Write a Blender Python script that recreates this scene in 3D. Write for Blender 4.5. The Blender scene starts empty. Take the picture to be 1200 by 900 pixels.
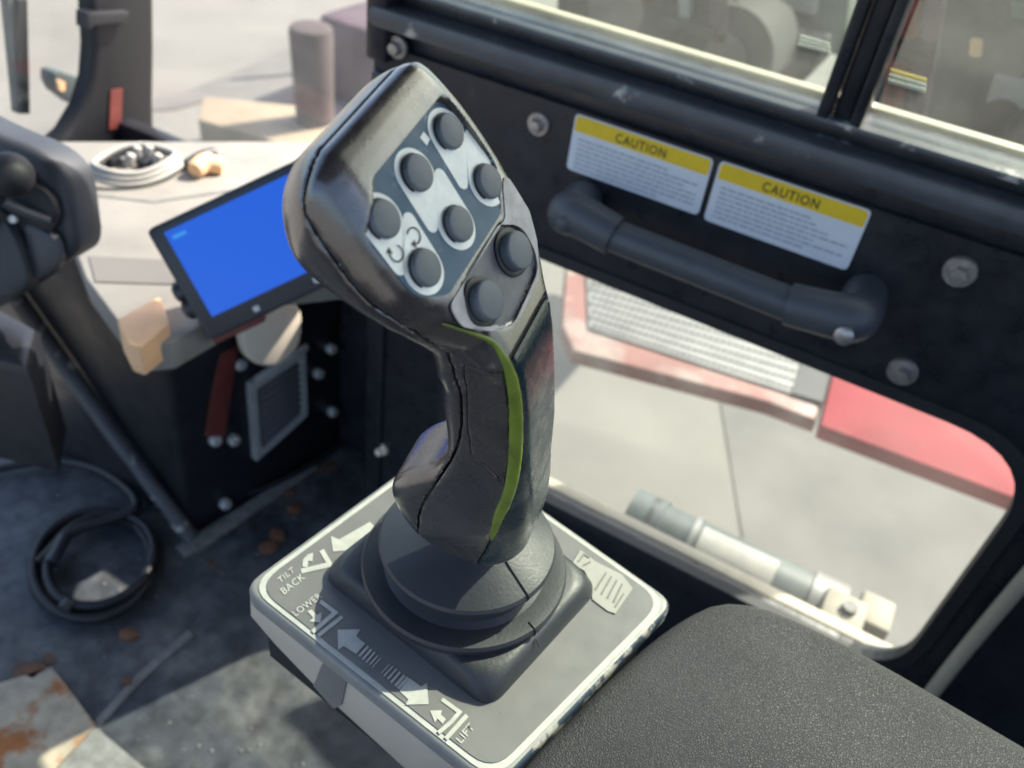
import bpy, bmesh, math, random
import numpy as np
from mathutils import Matrix, Vector
random.seed(7)
S = bpy.context.scene
COL = S.collection
R_ = math.radians

# ------------------------------------------------------------------ camera
CAMR = np.array([[0.86111772, 0.39653451, -0.31817707], [0.49407196, -0.50514079, 0.70761973], [0.11987143, -0.76654626, -0.63090227]])
CAM = np.array([0., 0., .97])
cd = bpy.data.cameras.new('camera'); cam = bpy.data.objects.new('camera', cd); COL.objects.link(cam)
cd.sensor_width = 36; cd.lens = 30; cd.clip_start = .01; cd.clip_end = 2000
cx, cy, cz = CAMR[:, 0], -CAMR[:, 1], -CAMR[:, 2]
cam.matrix_world = Matrix(((cx[0], cy[0], cz[0], CAM[0]), (cx[1], cy[1], cz[1], CAM[1]), (cx[2], cy[2], cz[2], CAM[2]), (0, 0, 0, 1)))
cd.dof.use_dof = True; cd.dof.focus_distance = .28; cd.dof.aperture_fstop = 13
S.camera = cam
# ------------------------------------------------------------------ light
SUN = Vector((.40, .90, .98)).normalized()
W = bpy.data.worlds.new('World'); S.world = W; W.use_nodes = True
nt = W.node_tree; bgn = nt.nodes['Background']
sky = nt.nodes.new('ShaderNodeTexSky'); sky.sky_type = 'NISHITA'; sky.sun_disc = False
sky.sun_elevation = math.asin(SUN.z); sky.sun_rotation = math.atan2(SUN.x, SUN.y)
sky.dust_density = 3.0; sky.air_density = 1.0; sky.ozone_density = 1.5
nt.links.new(sky.outputs[0], bgn.inputs[0]); bgn.inputs[1].default_value = .15
sl = bpy.data.lights.new('sun', 'SUN'); sl.energy = 4.0; sl.angle = R_(.6); sl.color = (1, .93, .82)
so = bpy.data.objects.new('sun', sl); COL.objects.link(so); so.rotation_euler = SUN.to_track_quat('Z', 'Y').to_euler()
S.view_settings.view_transform = 'Standard'; S.view_settings.look = 'None'
S.view_settings.exposure = 1.5; S.view_settings.gamma = 1
S.render.engine = 'CYCLES'; S.cycles.use_denoising = True
S.cycles.max_bounces = 8; S.cycles.transparent_max_bounces = 16; S.cycles.sample_clamp_indirect = 6

# ------------------------------------------------------------------ helpers
def nz(v): v = np.array(v, float); return v/np.linalg.norm(v)
def ray(px, py): return CAMR@np.array([px-600., py-450., 1000.])
def on_plane(px, py, P0, n):
    d = ray(px, py); return CAM+d*(((np.array(P0)-CAM)@n)/(d@n))
def at_z(px, py, z): return on_plane(px, py, (0, 0, z), np.array([0, 0, 1.]))
def at_y(px, py, y): return on_plane(px, py, (0, y, 0), np.array([0, 1., 0]))
def at_x(px, py, x): return on_plane(px, py, (x, 0, 0), np.array([1., 0, 0]))

def link(o, parent=None):
    COL.objects.link(o)
    if parent is not None:
        o.parent = parent
        o.matrix_parent_inverse = Matrix.Translation(parent.location).inverted() if parent.type == 'EMPTY' else Matrix.Identity(4)
    return o
def thing(name, loc, label, cat, group=None):
    o = bpy.data.objects.new(name, None); o.location = loc; o.empty_display_size = .02
    COL.objects.link(o); tag(o, label, cat, group); return o
def tag(o, label=None, cat=None, group=None, kind=None):
    for k, v in (('label', label), ('category', cat), ('group', group), ('kind', kind)):
        if v: o[k] = v
    return o
def mesh(name, V, F, m, parent=None, smooth=False, angle=None):
    me = bpy.data.meshes.new(name)
    me.from_pydata([tuple(map(float, v)) for v in V], [], [tuple(map(int, f)) for f in F]); me.update()
    if m: me.materials.append(m)
    if smooth or angle: me.shade_smooth()
    if angle: me.set_sharp_from_angle(angle=R_(angle))
    return link(bpy.data.objects.new(name, me), parent)
def from_bm(name, bm, m, parent=None, angle=None):
    bmesh.ops.recalc_face_normals(bm, faces=bm.faces[:])
    me = bpy.data.meshes.new(name); bm.to_mesh(me); bm.free()
    if m: me.materials.append(m)
    if angle: me.shade_smooth(); me.set_sharp_from_angle(angle=R_(angle))
    return link(bpy.data.objects.new(name, me), parent)
def frame(n, up=(0, 0, 1)):
    n = nz(n); ex = np.cross(up, n)
    if np.linalg.norm(ex) < 1e-6: ex = np.array([1., 0, 0])
    ex = nz(ex); return ex, np.cross(n, ex), n
def bm_box(bm, c, size, axes=None, bevel=0, seg=2):
    t = bmesh.new(); bmesh.ops.create_cube(t, size=1)
    for v in t.verts: v.co = Vector((v.co.x*size[0], v.co.y*size[1], v.co.z*size[2]))
    if bevel: bmesh.ops.bevel(t, geom=t.edges[:], offset=bevel, segments=seg, profile=.5, affect='EDGES')
    A = np.array(axes if axes is not None else np.eye(3))
    for v in t.verts: v.co = Vector(np.array(c)+np.array(v.co)@A)
    add_bm(bm, t)
def add_bm(bm, t):
    me = bpy.data.meshes.new('tmp'); t.to_mesh(me); t.free(); bm.from_mesh(me); bpy.data.meshes.remove(me)
def box(name, c, size, m, parent=None, axes=None, bevel=0, seg=2):
    bm = bmesh.new(); bm_box(bm, c, size, axes, bevel, seg); return from_bm(name, bm, m, parent, 40 if bevel else None)
def prism_bm(pts, n, depth, bevel=0, seg=2):
    """closed outline of 3-D points on a plane, extruded by -depth along n"""
    bm = bmesh.new()
    vs = [bm.verts.new(tuple(p)) for p in pts]
    f = bm.faces.new(vs); f.normal_update()
    if f.normal.dot(Vector(n)) < 0: f.normal_flip()
    top = f.edges[:]
    r = bmesh.ops.extrude_face_region(bm, geom=[f])
    mv = [g for g in r['geom'] if isinstance(g, bmesh.types.BMVert)]
    for v in mv: v.co -= Vector(n)*depth
    bmesh.ops.recalc_face_normals(bm, faces=bm.faces[:])
    if bevel:
        bmesh.ops.bevel(bm, geom=[e for e in top if e.is_valid], offset=bevel, segments=seg, profile=.5, affect='EDGES', clamp_overlap=True)
    return bm
def prism(name, pts, n, depth, m, parent=None, bevel=0, seg=2, angle=35):
    return from_bm(name, prism_bm(pts, n, depth, bevel, seg), m, parent, angle)
def plate_hole(name, outer, holes, n, depth, m, parent=None):
    bm = bmesh.new(); es = []
    for loop in [outer]+holes:
        vs = [bm.verts.new(tuple(p)) for p in loop]
        es += [bm.edges.new((vs[i], vs[(i+1) % len(vs)])) for i in range(len(vs))]
    bmesh.ops.triangle_fill(bm, use_beauty=True, use_dissolve=False, edges=es)
    fs = bm.faces[:]
    r = bmesh.ops.extrude_face_region(bm, geom=fs)
    for g in r['geom']:
        if isinstance(g, bmesh.types.BMVert): g.co -= Vector(n)*depth
    return from_bm(name, bm, m, parent)
def lathe(name, prof, origin, axis, m, parent=None, seg=48, angle=40, sx=None):
    ex, ey, n = frame(axis, (0, 1, 0) if abs(nz(axis)[2]) > .9 else (0, 0, 1))
    V = []; F = []
    for r, z in prof:
        for k in range(seg):
            a = 2*math.pi*k/seg; V.append(np.array(origin)+n*z+(ex*math.cos(a)+ey*math.sin(a))*r)
    for i in range(len(prof)-1):
        for k in range(seg):
            a, b = i*seg+k, i*seg+(k+1) % seg; F.append((a, b, b+seg, a+seg))
    if prof[0][0] > 1e-5: F.append(tuple(range(seg))[::-1])
    if prof[-1][0] > 1e-5: F.append(tuple(range((len(prof)-1)*seg, len(prof)*seg)))
    return mesh(name, V, F, m, parent, angle=angle)
def cyl(name, p0, p1, r, m, parent=None, seg=20, r2=None, bevel=0):
    p0, p1 = np.array(p0, float), np.array(p1, float); l = np.linalg.norm(p1-p0); r2 = r if r2 is None else r2
    b = bevel
    return lathe(name, [(r, 0), (r2, l)] if not b else [(r, 0), (r2, l-b), (r2-b*.3, l-b*.3), (r2-b, l)], p0, p1-p0, m, parent, seg)
def smooth_path(pts, n=3):
    p = np.array(pts, float)
    for _ in range(n):
        a, b = p[:-1], p[1:]
        p = np.concatenate([p[:1], np.stack([.75*a+.25*b, .25*a+.75*b], 1).reshape(-1, p.shape[1]), p[-1:]])
    return p
def tube_data(P, r, seg=10, flat=1.0, up=(0, 0, 1)):
    P = np.array(P, float); V = []; F = []; N = len(P)
    rr = r if hasattr(r, '__len__') else [r]*N
    prev = None
    for i in range(N):
        t = nz(P[min(i+1, N-1)]-P[max(i-1, 0)])
        u = np.cross(t, up) if prev is None else prev-t*(prev@t)
        if np.linalg.norm(u) < 1e-6: u = np.cross(t, (0, 1, .1))
        u = nz(u); w = np.cross(t, u); prev = u
        for k in range(seg):
            a = 2*math.pi*k/seg; V.append(P[i]+(u*math.cos(a)+w*math.sin(a)*flat)*rr[i])
    for i in range(N-1):
        for k in range(seg):
            a, b = i*seg+k, i*seg+(k+1) % seg; F.append((a, b, b+seg, a+seg))
    F.append(tuple(range(seg))[::-1]); F.append(tuple(range((N-1)*seg, N*seg)))
    return V, F
def tube(name, pts, r, m, parent=None, seg=10, sm=3, flat=1.0):
    P = smooth_path(pts, sm) if sm else np.array(pts, float)
    if hasattr(r, '__len__'): r = np.interp(np.linspace(0, 1, len(P)), np.linspace(0, 1, len(r)), r)
    V, F = tube_data(P, r, seg, flat); return mesh(name, V, F, m, parent, angle=60)
def sheet(name, polys, m, parent=None):
    """several flat polygons (lists of 3-D points) as one thin print"""
    V = []; F = []
    for p in polys:
        F.append(tuple(range(len(V), len(V)+len(p)))); V += [tuple(q) for q in p]
    bm = bmesh.new(); vs = [bm.verts.new(v) for v in V]
    for f in F:
        try: bm.faces.new([vs[i] for i in f])
        except ValueError: pass
    return from_bm(name, bm, m, parent)
def thick(path, w):
    """polyline -> outline polygon of the given width (2-D)"""
    p = np.array(path, float); L = []; Rr = []
    for i in range(len(p)):
        a = nz(p[i]-p[i-1]) if i else nz(p[1]-p[0]); b = nz(p[i+1]-p[i]) if i < len(p)-1 else a
        na = np.array([-a[1], a[0]]); nb = np.array([-b[1], b[0]]); m_ = nz(na+nb); k = w/2/max(.4, m_@na)
        L.append(p[i]+m_*k); Rr.append(p[i]-m_*k)
    return L+Rr[::-1]
def lettering(name, s, fn, m, parent=None, spacing=1.0, bold=0.0):
    """flat letters; fn maps (u, v) with cap height 1 to a world point"""
    c = bpy.data.curves.new('text', 'FONT'); c.body = s; c.size = 1/.73; c.space_character = spacing; c.offset = bold
    c.resolution_u = 3
    o = bpy.data.objects.new('text', c); COL.objects.link(o)
    dg = bpy.context.evaluated_depsgraph_get(); dg.update()
    me = bpy.data.meshes.new_from_object(o.evaluated_get(dg), depsgraph=dg)
    bpy.data.objects.remove(o); bpy.data.curves.remove(c)
    co = np.array([v.co[:] for v in me.vertices]); w = co[:, 0].max()
    for v in me.vertices: v.co = Vector(fn(v.co.x/w, v.co.y))
    me.name = name; me.materials.clear(); me.materials.append(m); me.update()
    return link(bpy.data.objects.new(name, me), parent)

# ------------------------------------------------------------------ materials
def mat(name, col, rough=.5, metal=0, var=0, vscale=20, bump=0, bscale=300, spec=.5, col2=None, mix_scale=8, mix_lo=.5, mix_hi=.6, coat=0, rvar=0, btype='noise', detail=6):
    m = bpy.data.materials.new(name); m.use_nodes = True; t = m.node_tree; N = t.nodes; K = t.links.new
    b = N['Principled BSDF']; b.inputs['Roughness'].default_value = rough; b.inputs['Metallic'].default_value = metal
    b.inputs['Specular IOR Level'].default_value = spec; b.inputs['Coat Weight'].default_value = coat; b.inputs['Coat Roughness'].default_value = .22
    b.inputs['Base Color'].default_value = (*col, 1)
    tc = N.new('ShaderNodeTexCoord'); src = None
    def noise(sc, det=detail):
        n = N.new('ShaderNodeTexNoise'); n.inputs['Scale'].default_value = sc; n.inputs['Detail'].default_value = det
        n.inputs['Roughness'].default_value = .6; K(tc.outputs['Object'], n.inputs['Vector']); return n
    def rgb(c):
        r = N.new('ShaderNodeRGB'); r.outputs[0].default_value = (*c, 1); return r.outputs[0]
    cur = None
    if col2:
        n = noise(mix_scale); mr = N.new('ShaderNodeMapRange'); mr.inputs[1].default_value = mix_lo; mr.inputs[2].default_value = mix_hi
        K(n.outputs['Fac'], mr.inputs[0]); mx = N.new('ShaderNodeMix'); mx.data_type = 'RGBA'
        K(mr.outputs[0], mx.inputs[0]); mx.inputs[6].default_value = (*col, 1); mx.inputs[7].default_value = (*col2, 1); cur = mx.outputs[2]
    if var:
        n = noise(vscale); mr = N.new('ShaderNodeMapRange'); mr.inputs[1].default_value = .25; mr.inputs[2].default_value = .75
        mr.inputs[3].default_value = 1-var; mr.inputs[4].default_value = 1+var; K(n.outputs['Fac'], mr.inputs[0])
        mx = N.new('ShaderNodeMix'); mx.data_type = 'RGBA'; mx.blend_type = 'MULTIPLY'; mx.inputs[0].default_value = 1
        if cur: K(cur, mx.inputs[6])
        else: mx.inputs[6].default_value = (*col, 1)
        K(mr.outputs[0], mx.inputs[7]); cur = mx.outputs[2]
    if cur: K(cur, b.inputs['Base Color'])
    if rvar:
        n = noise(vscale*1.7); mr = N.new('ShaderNodeMapRange'); mr.inputs[1].default_value = .3; mr.inputs[2].default_value = .7
        mr.inputs[3].default_value = max(.05, rough-rvar); mr.inputs[4].default_value = min(1, rough+rvar)
        K(n.outputs['Fac'], mr.inputs[0]); K(mr.outputs[0], b.inputs['Roughness'])
    if bump:
        if btype == 'voronoi':
            n = N.new('ShaderNodeTexVoronoi'); n.feature = 'DISTANCE_TO_EDGE'; n.inputs['Scale'].default_value = bscale
            wv = noise(bscale*.7, 2); ad = N.new('ShaderNodeMix'); ad.data_type = 'VECTOR'; ad.inputs[0].default_value = .0012
            K(tc.outputs['Object'], ad.inputs[4]); K(wv.outputs['Color'], ad.inputs[5]); K(ad.outputs[1], n.inputs['Vector'])
            mr = N.new('ShaderNodeMapRange'); mr.inputs[2].default_value = .25; K(n.outputs['Distance'], mr.inputs[0]); h = mr.outputs[0]
        else:
            n = noise(bscale, 3); h = n.outputs['Fac']
        bp = N.new('ShaderNodeBump'); bp.inputs['Strength'].default_value = bump; bp.inputs['Distance'].default_value = .001
        K(h, bp.inputs['Height']); K(bp.outputs[0], b.inputs['Normal'])
    return m
def glass(name, tint, gloss=.06, dirt=0, rough=.02):
    m = bpy.data.materials.new(name); m.use_nodes = True; t = m.node_tree; N = t.nodes; K = t.links.new
    for n in list(N): N.remove(n)
    o = N.new('ShaderNodeOutputMaterial'); tr = N.new('ShaderNodeBsdfTransparent'); tr.inputs[0].default_value = (*tint, 1)
    gl = N.new('ShaderNodeBsdfGlossy'); gl.inputs['Roughness'].default_value = rough
    df = N.new('ShaderNodeBsdfTranslucent'); d2 = N.new('ShaderNodeBsdfDiffuse'); d2.inputs[0].default_value = (.7, .68, .62, 1); df.inputs[0].default_value = (.7, .68, .62, 1)
    lw = N.new('ShaderNodeLayerWeight'); lw.inputs[0].default_value = .5
    pw = N.new('ShaderNodeMath'); pw.operation = 'POWER'; K(lw.outputs['Facing'], pw.inputs[0]); pw.inputs[1].default_value = 5
    fr = N.new('ShaderNodeMapRange'); fr.inputs[3].default_value = .025; fr.inputs[4].default_value = .9; K(pw.outputs[0], fr.inputs[0])
    m1 = N.new('ShaderNodeMixShader'); K(fr.outputs[0], m1.inputs[0]); K(tr.outputs[0], m1.inputs[1]); K(gl.outputs[0], m1.inputs[2])
    out = m1.outputs[0]
    if dirt:
        ds = N.new('ShaderNodeMixShader'); ds.inputs[0].default_value = .5; K(df.outputs[0], ds.inputs[1]); K(d2.outputs[0], ds.inputs[2])
        tc = N.new('ShaderNodeTexCoord'); n = N.new('ShaderNodeTexNoise'); n.inputs['Scale'].default_value = 14; n.inputs['Detail'].default_value = 7
        K(tc.outputs['Object'], n.inputs['Vector']); mr = N.new('ShaderNodeMapRange'); mr.inputs[1].default_value = .35; mr.inputs[2].default_value = .75
        mr.inputs[3].default_value = dirt*.5; mr.inputs[4].default_value = dirt*1.5; K(n.outputs['Fac'], mr.inputs[0])
        m2 = N.new('ShaderNodeMixShader'); K(mr.outputs[0], m2.inputs[0]); K(out, m2.inputs[1]); K(ds.outputs[0], m2.inputs[2]); out = m2.outputs[0]
    K(out, o.inputs[0]); return m

M = dict(
    grip=mat('grip_plastic', (.034,.028,.028), .28, bump=.08, bscale=1500, var=.4, vscale=45, rvar=.16, spec=1.0, coat=.9),
    rubber=mat('grip_rubber', (.011,.026,.033), .28, bump=.12, bscale=1100, var=.35, vscale=80, rvar=.12, spec=.7),
    side_tone=mat('grip_side_tone', (.045,.038,.036), .28, var=.3, vscale=70, rvar=.12, bump=.1, bscale=900, spec=.9),  # light on the flat neck side put into the colour
    worn=mat('worn_face', (.38,.355,.35), .36, bump=.25, bscale=1300, var=.3, vscale=150, rvar=.1, spec=.6),
    lime=mat('lime_strip', (.13,.18,.018), .45, var=.35, vscale=120),
    pad=mat('keypad_blue', (.022,.075,.13), .42, col2=(.20, .30, .35), mix_scale=200, mix_lo=.60, mix_hi=.75, rvar=.1, vscale=90, spec=.4),
    ringw=mat('keypad_white', (.84,.84,.76), .45, var=.12, vscale=200),
    button=mat('button_rubber', (.10,.115,.13), .5, bump=.1, bscale=2000, var=.1, vscale=300),
    ink=mat('black_ink', (.015, .016, .018), .5),
    boot=mat('boot_rubber', (.027,.029,.034), .48, var=.2, vscale=60, bump=.12, bscale=700, rvar=.06),
    plate=mat('plate_paint', (.22,.215,.20), .42, var=.2, vscale=90, rvar=.12, bump=.1, bscale=400),
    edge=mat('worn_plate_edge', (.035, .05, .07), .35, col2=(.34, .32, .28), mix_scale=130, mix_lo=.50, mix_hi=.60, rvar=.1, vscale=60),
    decal=mat('decal_film', (.155,.15,.145), .33, var=.1, vscale=50, rvar=.06, bump=.04, bscale=300, spec=.55),
    line=mat('decal_print', (.44,.43,.39), .4, var=.15, vscale=220),
    label=mat('white_label', (.62, .62, .58), .5, var=.12, vscale=150),
    vinyl=mat('armrest_vinyl', (.044,.042,.045), .62, var=.5, vscale=9, bump=.55, spec=.45, bscale=950, btype='voronoi', rvar=.06),
    panel=mat('cab_black_paint', (.014, .015, .020), .36, col2=(.032, .032, .034), mix_scale=7, mix_lo=.5, mix_hi=.8, var=.35, vscale=40, rvar=.14, bump=.2, bscale=160),
    panel_worn=mat('cab_rail_paint', (.06,.063,.070), .42, col2=(.42, .40, .36), mix_scale=34, mix_lo=.60, mix_hi=.68, var=.3, vscale=30, rvar=.08),
    rubber_seal=mat('seal_rubber', (.02, .021, .023), .6, var=.2, vscale=60),
    cream=mat('sunlit_sill', (.42,.37,.28), .6, var=.15, vscale=30),
    steel=mat('bolt_steel', (.42, .38, .35), .38, .7, var=.25, vscale=200, rvar=.1),
    handle=mat('handle_plastic', (.062,.067,.076), .45, bump=.15, bscale=900, var=.15, vscale=40),
    yellow=mat('caution_yellow', (.78, .52, .02), .5, var=.06, vscale=100),
    paper=mat('caution_white', (.66, .67, .70), .5, var=.05, vscale=60),
    greyink=mat('grey_print', (.36, .37, .42), .5),
    floor=mat('floor_paint', (.040, .046, .053), .55, col2=(.125, .125, .118), mix_scale=10, mix_lo=.44, mix_hi=.70, var=.6, vscale=44, rvar=.15, bump=.4, bscale=60),
    rust=mat('rusty_plate', (.42, .36, .26), .7, col2=(.36, .13, .035), mix_scale=22, mix_lo=.52, mix_hi=.62, var=.3, vscale=45, bump=.5, bscale=90),
    rustbit=mat('rust_flake', (.16,.075,.04), .8, var=.4, vscale=80),
    grit=mat('grey_grit', (.20,.20,.185), .8, var=.4, vscale=90),
    dark=mat('dark_paint', (.012,.013,.017), .45, var=.4, vscale=25, rvar=.1, bump=.2, bscale=120),
    darkblue=mat('hood_plastic', (.030,.034,.041), .5, var=.15, vscale=30, bump=.2, bscale=500),
    cable=mat('cable_black', (.012, .012, .014), .5),
    dash=mat('dash_cream', (.24,.225,.195), .6, var=.2, vscale=12, bump=.15, bscale=200),
    tan=mat('sunlit_dash_lip', (.85,.50,.27), .6, var=.1, vscale=30),
    oval=mat('pale_pad', (.88,.77,.62), .5, var=.06, vscale=25),
    red=mat('red_strip', (.16, .035, .028), .5, var=.3, vscale=50),
    silver=mat('vent_frame', (.55,.55,.53), .4, .3, var=.2, vscale=60),
    bezel=mat('monitor_plastic', (.030, .034, .042), .4, bump=.1, bscale=800, var=.1, vscale=40),
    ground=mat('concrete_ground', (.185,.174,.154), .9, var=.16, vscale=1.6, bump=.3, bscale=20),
    patch=mat('grey_shade', (.145,.138,.127), .9, var=.2, vscale=3),  # also colours the two painted ground shadows
    timber=mat('tan_timber', (.30,.235,.16), .8, var=.15, vscale=8),
    brown=mat('brown_post', (.075,.055,.055), .8, var=.3, vscale=9),
    mauve=mat('mauve_cover', (.10,.065,.08), .8, var=.3, vscale=5),
    fender=mat('red_fender', (.25,.009,.020), .75, col2=(.33, .12, .10), mix_scale=7, mix_lo=.66, mix_hi=.85, var=.25, vscale=10),
    tread=mat('tread_plate', (.20,.20,.195), .5, .3, var=.25, vscale=20),
    chrome=mat('cylinder_grey', (.085,.10,.097), .45, var=.25, vscale=25),
    arm=mat('loader_arm', (.075,.062,.058), .65, var=.4, vscale=11, col2=(.30, .27, .25), mix_scale=5, mix_lo=.5, mix_hi=.8, bump=.3, bscale=60),
    pinkplate=mat('pale_plate', (.36,.31,.30), .6, var=.15, vscale=20),
    tray=mat('tray_paint', (.42, .39, .33), .6, var=.2, vscale=40, bump=.1, bscale=200),
    post=mat('post_paint', (.008, .008, .010), .5),
    step=mat('faded_step_paint', (.29,.13,.11), .6, col2=(.42, .36, .31), mix_scale=8, mix_lo=.45, mix_hi=.7, var=.2, vscale=10),
    plaint=mat('cream_side_paint', (.46,.41,.34), .6, var=.12, vscale=25, bump=.1, bscale=150),
    seamline=mat('scuffed_seam', (.16,.16,.15), .7, var=.4, vscale=60),
    outlabel=mat('cylinder_label_film', (.30, .29, .26), .6, var=.15, vscale=40),
    clevis=mat('clevis_paint', (.24, .215, .165), .6, var=.2, vscale=30),
    slat=mat('vent_slat', (.075, .075, .08), .5),
    side_shade=mat('side_shadow_paint', (.17,.16,.15), .6, var=.2, vscale=40),  # shadow tone painted on the console side
    coil=mat('pale_cable', (.36, .345, .31), .6, var=.1, vscale=60),
    stain=mat('rust_stain', (.13, .075, .05), .8, var=.5, vscale=50),
    tyre=mat('tyre_rubber', (.02, .02, .02), .8),
    machine=mat('machine_paint', (.10, .085, .075), .6, var=.4, vscale=4, col2=(.17, .16, .14), mix_scale=2, mix_lo=.5, mix_hi=.6),
    podfloor=mat('pod_plastic', (.10, .10, .115), .4, var=.3, vscale=120, rvar=.1, bump=.15, bscale=1200),
    green=mat('verge_green', (.17,.19,.15), .9, var=.25, vscale=4),
    orange=mat('orange_paint', (.75, .34, .05), .6),
    black=mat('plain_black', (.01, .01, .012), .6),
)
def screen_mat():
    m = bpy.data.materials.new('blue_screen'); m.use_nodes = True; b = m.node_tree.nodes['Principled BSDF']
    b.inputs['Base Color'].default_value = (.005, .01, .03, 1); b.inputs['Roughness'].default_value = .25
    b.inputs['Emission Color'].default_value = (.003, .10, .70, 1); b.inputs['Emission Strength'].default_value = .33
    return m
M['screen'] = screen_mat()
M['mark'] = screen_mat(); M['mark'].node_tree.nodes['Principled BSDF'].inputs['Emission Color'].default_value = (.03, .30, .8, 1)
M['pane'] = glass('window_glass', (.90, .93, .90), dirt=.05)
M['pane_dirty'] = glass('dusty_glass', (.82, .87, .82), dirt=.06)
M['pane_front'] = glass('windshield_glass', (.95, .96, .95), dirt=.03)

# ---- handle body as a distance field (millimetres; X rearward, Y to the far side, Z up) ----
def poly_sdf(pts, px, py):
    pts = np.asarray(pts, float); q = np.roll(pts, -1, 0)
    d = np.full(px.shape, 1e18); s = np.ones(px.shape)
    for (ax, ay), (bx, by) in zip(pts, q):
        ex, ey = bx-ax, by-ay
        wx, wy = px-ax, py-ay
        k = np.clip((wx*ex+wy*ey)/(ex*ex+ey*ey+1e-12), 0, 1)
        d = np.minimum(d, (wx-ex*k)**2+(wy-ey*k)**2)
        c1 = py >= ay; c2 = py < by; c3 = ex*wy > ey*wx
        s = np.where((c1 & c2 & c3) | (~c1 & ~c2 & ~c3), -s, s)
    return s*np.sqrt(d)

def chaikin(pts, n=2, closed=True):
    p = np.asarray(pts, float)
    for _ in range(n):
        if closed:
            q = np.roll(p, -1, 0)
            p = np.stack([.75*p+.25*q, .25*p+.75*q], 1).reshape(-1, 2)
        else:
            a, b = p[:-1], p[1:]
            p = np.concatenate([p[:1], np.stack([.75*a+.25*b, .25*a+.75*b], 1).reshape(-1, 2), p[-1:]])
    return p

def fillet(pts, r, n=6):
    """polygon with its corners rounded"""
    pts = [np.array(p, float) for p in pts]; out = []
    N = len(pts)
    rr = r if hasattr(r, '__len__') else [r]*N
    for i in range(N):
        a, b, c = pts[i-1], pts[i], pts[(i+1) % N]
        u = (a-b)/np.linalg.norm(a-b); v = (c-b)/np.linalg.norm(c-b)
        ang = math.acos(max(-1, min(1, float(u@v))))
        d = rr[i]/max(1e-6, math.tan(ang/2))
        d = min(d, .49*np.linalg.norm(a-b), .49*np.linalg.norm(c-b))
        p, q = b+u*d, b+v*d
        for k in range(n+1):
            s = k/n
            out.append((1-s)**2*p+2*s*(1-s)*b+s*s*q)
    return np.array(out)

PROFILE = [(-25,200.8),(-32,200.0),(-39,195.0),(-44,187),(-45.6,178),(-44,170),(-39.5,164.5),(-33,160.5),(-25,157),(-16.5,151),(-10.5,142.5),(-8,131),(-7.2,120),
           (-6.8,108),(-6.2,97),(-6.8,86),(-11.5,75),(-21,66),(-28.5,56.5),(-31.2,47),(-28.5,37),(-21,27.5),(-11,20.5),(2,17.5),(13.5,20),(21,31),(23,44),
           (23.3,62),(21.8,97),(20,122),(18,136),(15.2,145.0)]
SEAM = [(-31.5,215),(-31.8,196),(-30.2,189.6),(-24.8,182),(-19.7,175),(-16.2,170.5),(-10.6,165.5),(-4.2,157),(-1.8,148),(-.4,138),(.7,128),(1.1,114),
        (-.3,99.5),(-4.9,83.3),(-11.5,65.5),(-15.5,52.4),(-16.5,43.3),(-17,28),(-17,0)]
FACE0 = (-10.6,181.)     # face centre in (X, Z)
FB = (.586,-.8103); FN = (.8103,.586)
RECESS = fillet([(-12,-16),(24.5,-16),(25.5,6),(15.5,17.2),(-17,17.2),(-25.5,10.5),(-24.8,-8)], [5,6,7,3,5,6,6])
POD = fillet([(12,17.8),(20.2,24),(18,36.5),(-5,38.5),(-18,27),(-12,18.8)], [4,8,8,8,8,5])
def face_coord(X, Z):
    dx, dz = X-FACE0[0], Z-FACE0[1]
    return dx*FB[0]+dz*FB[1], dx*FN[0]+dz*FN[1]
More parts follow.
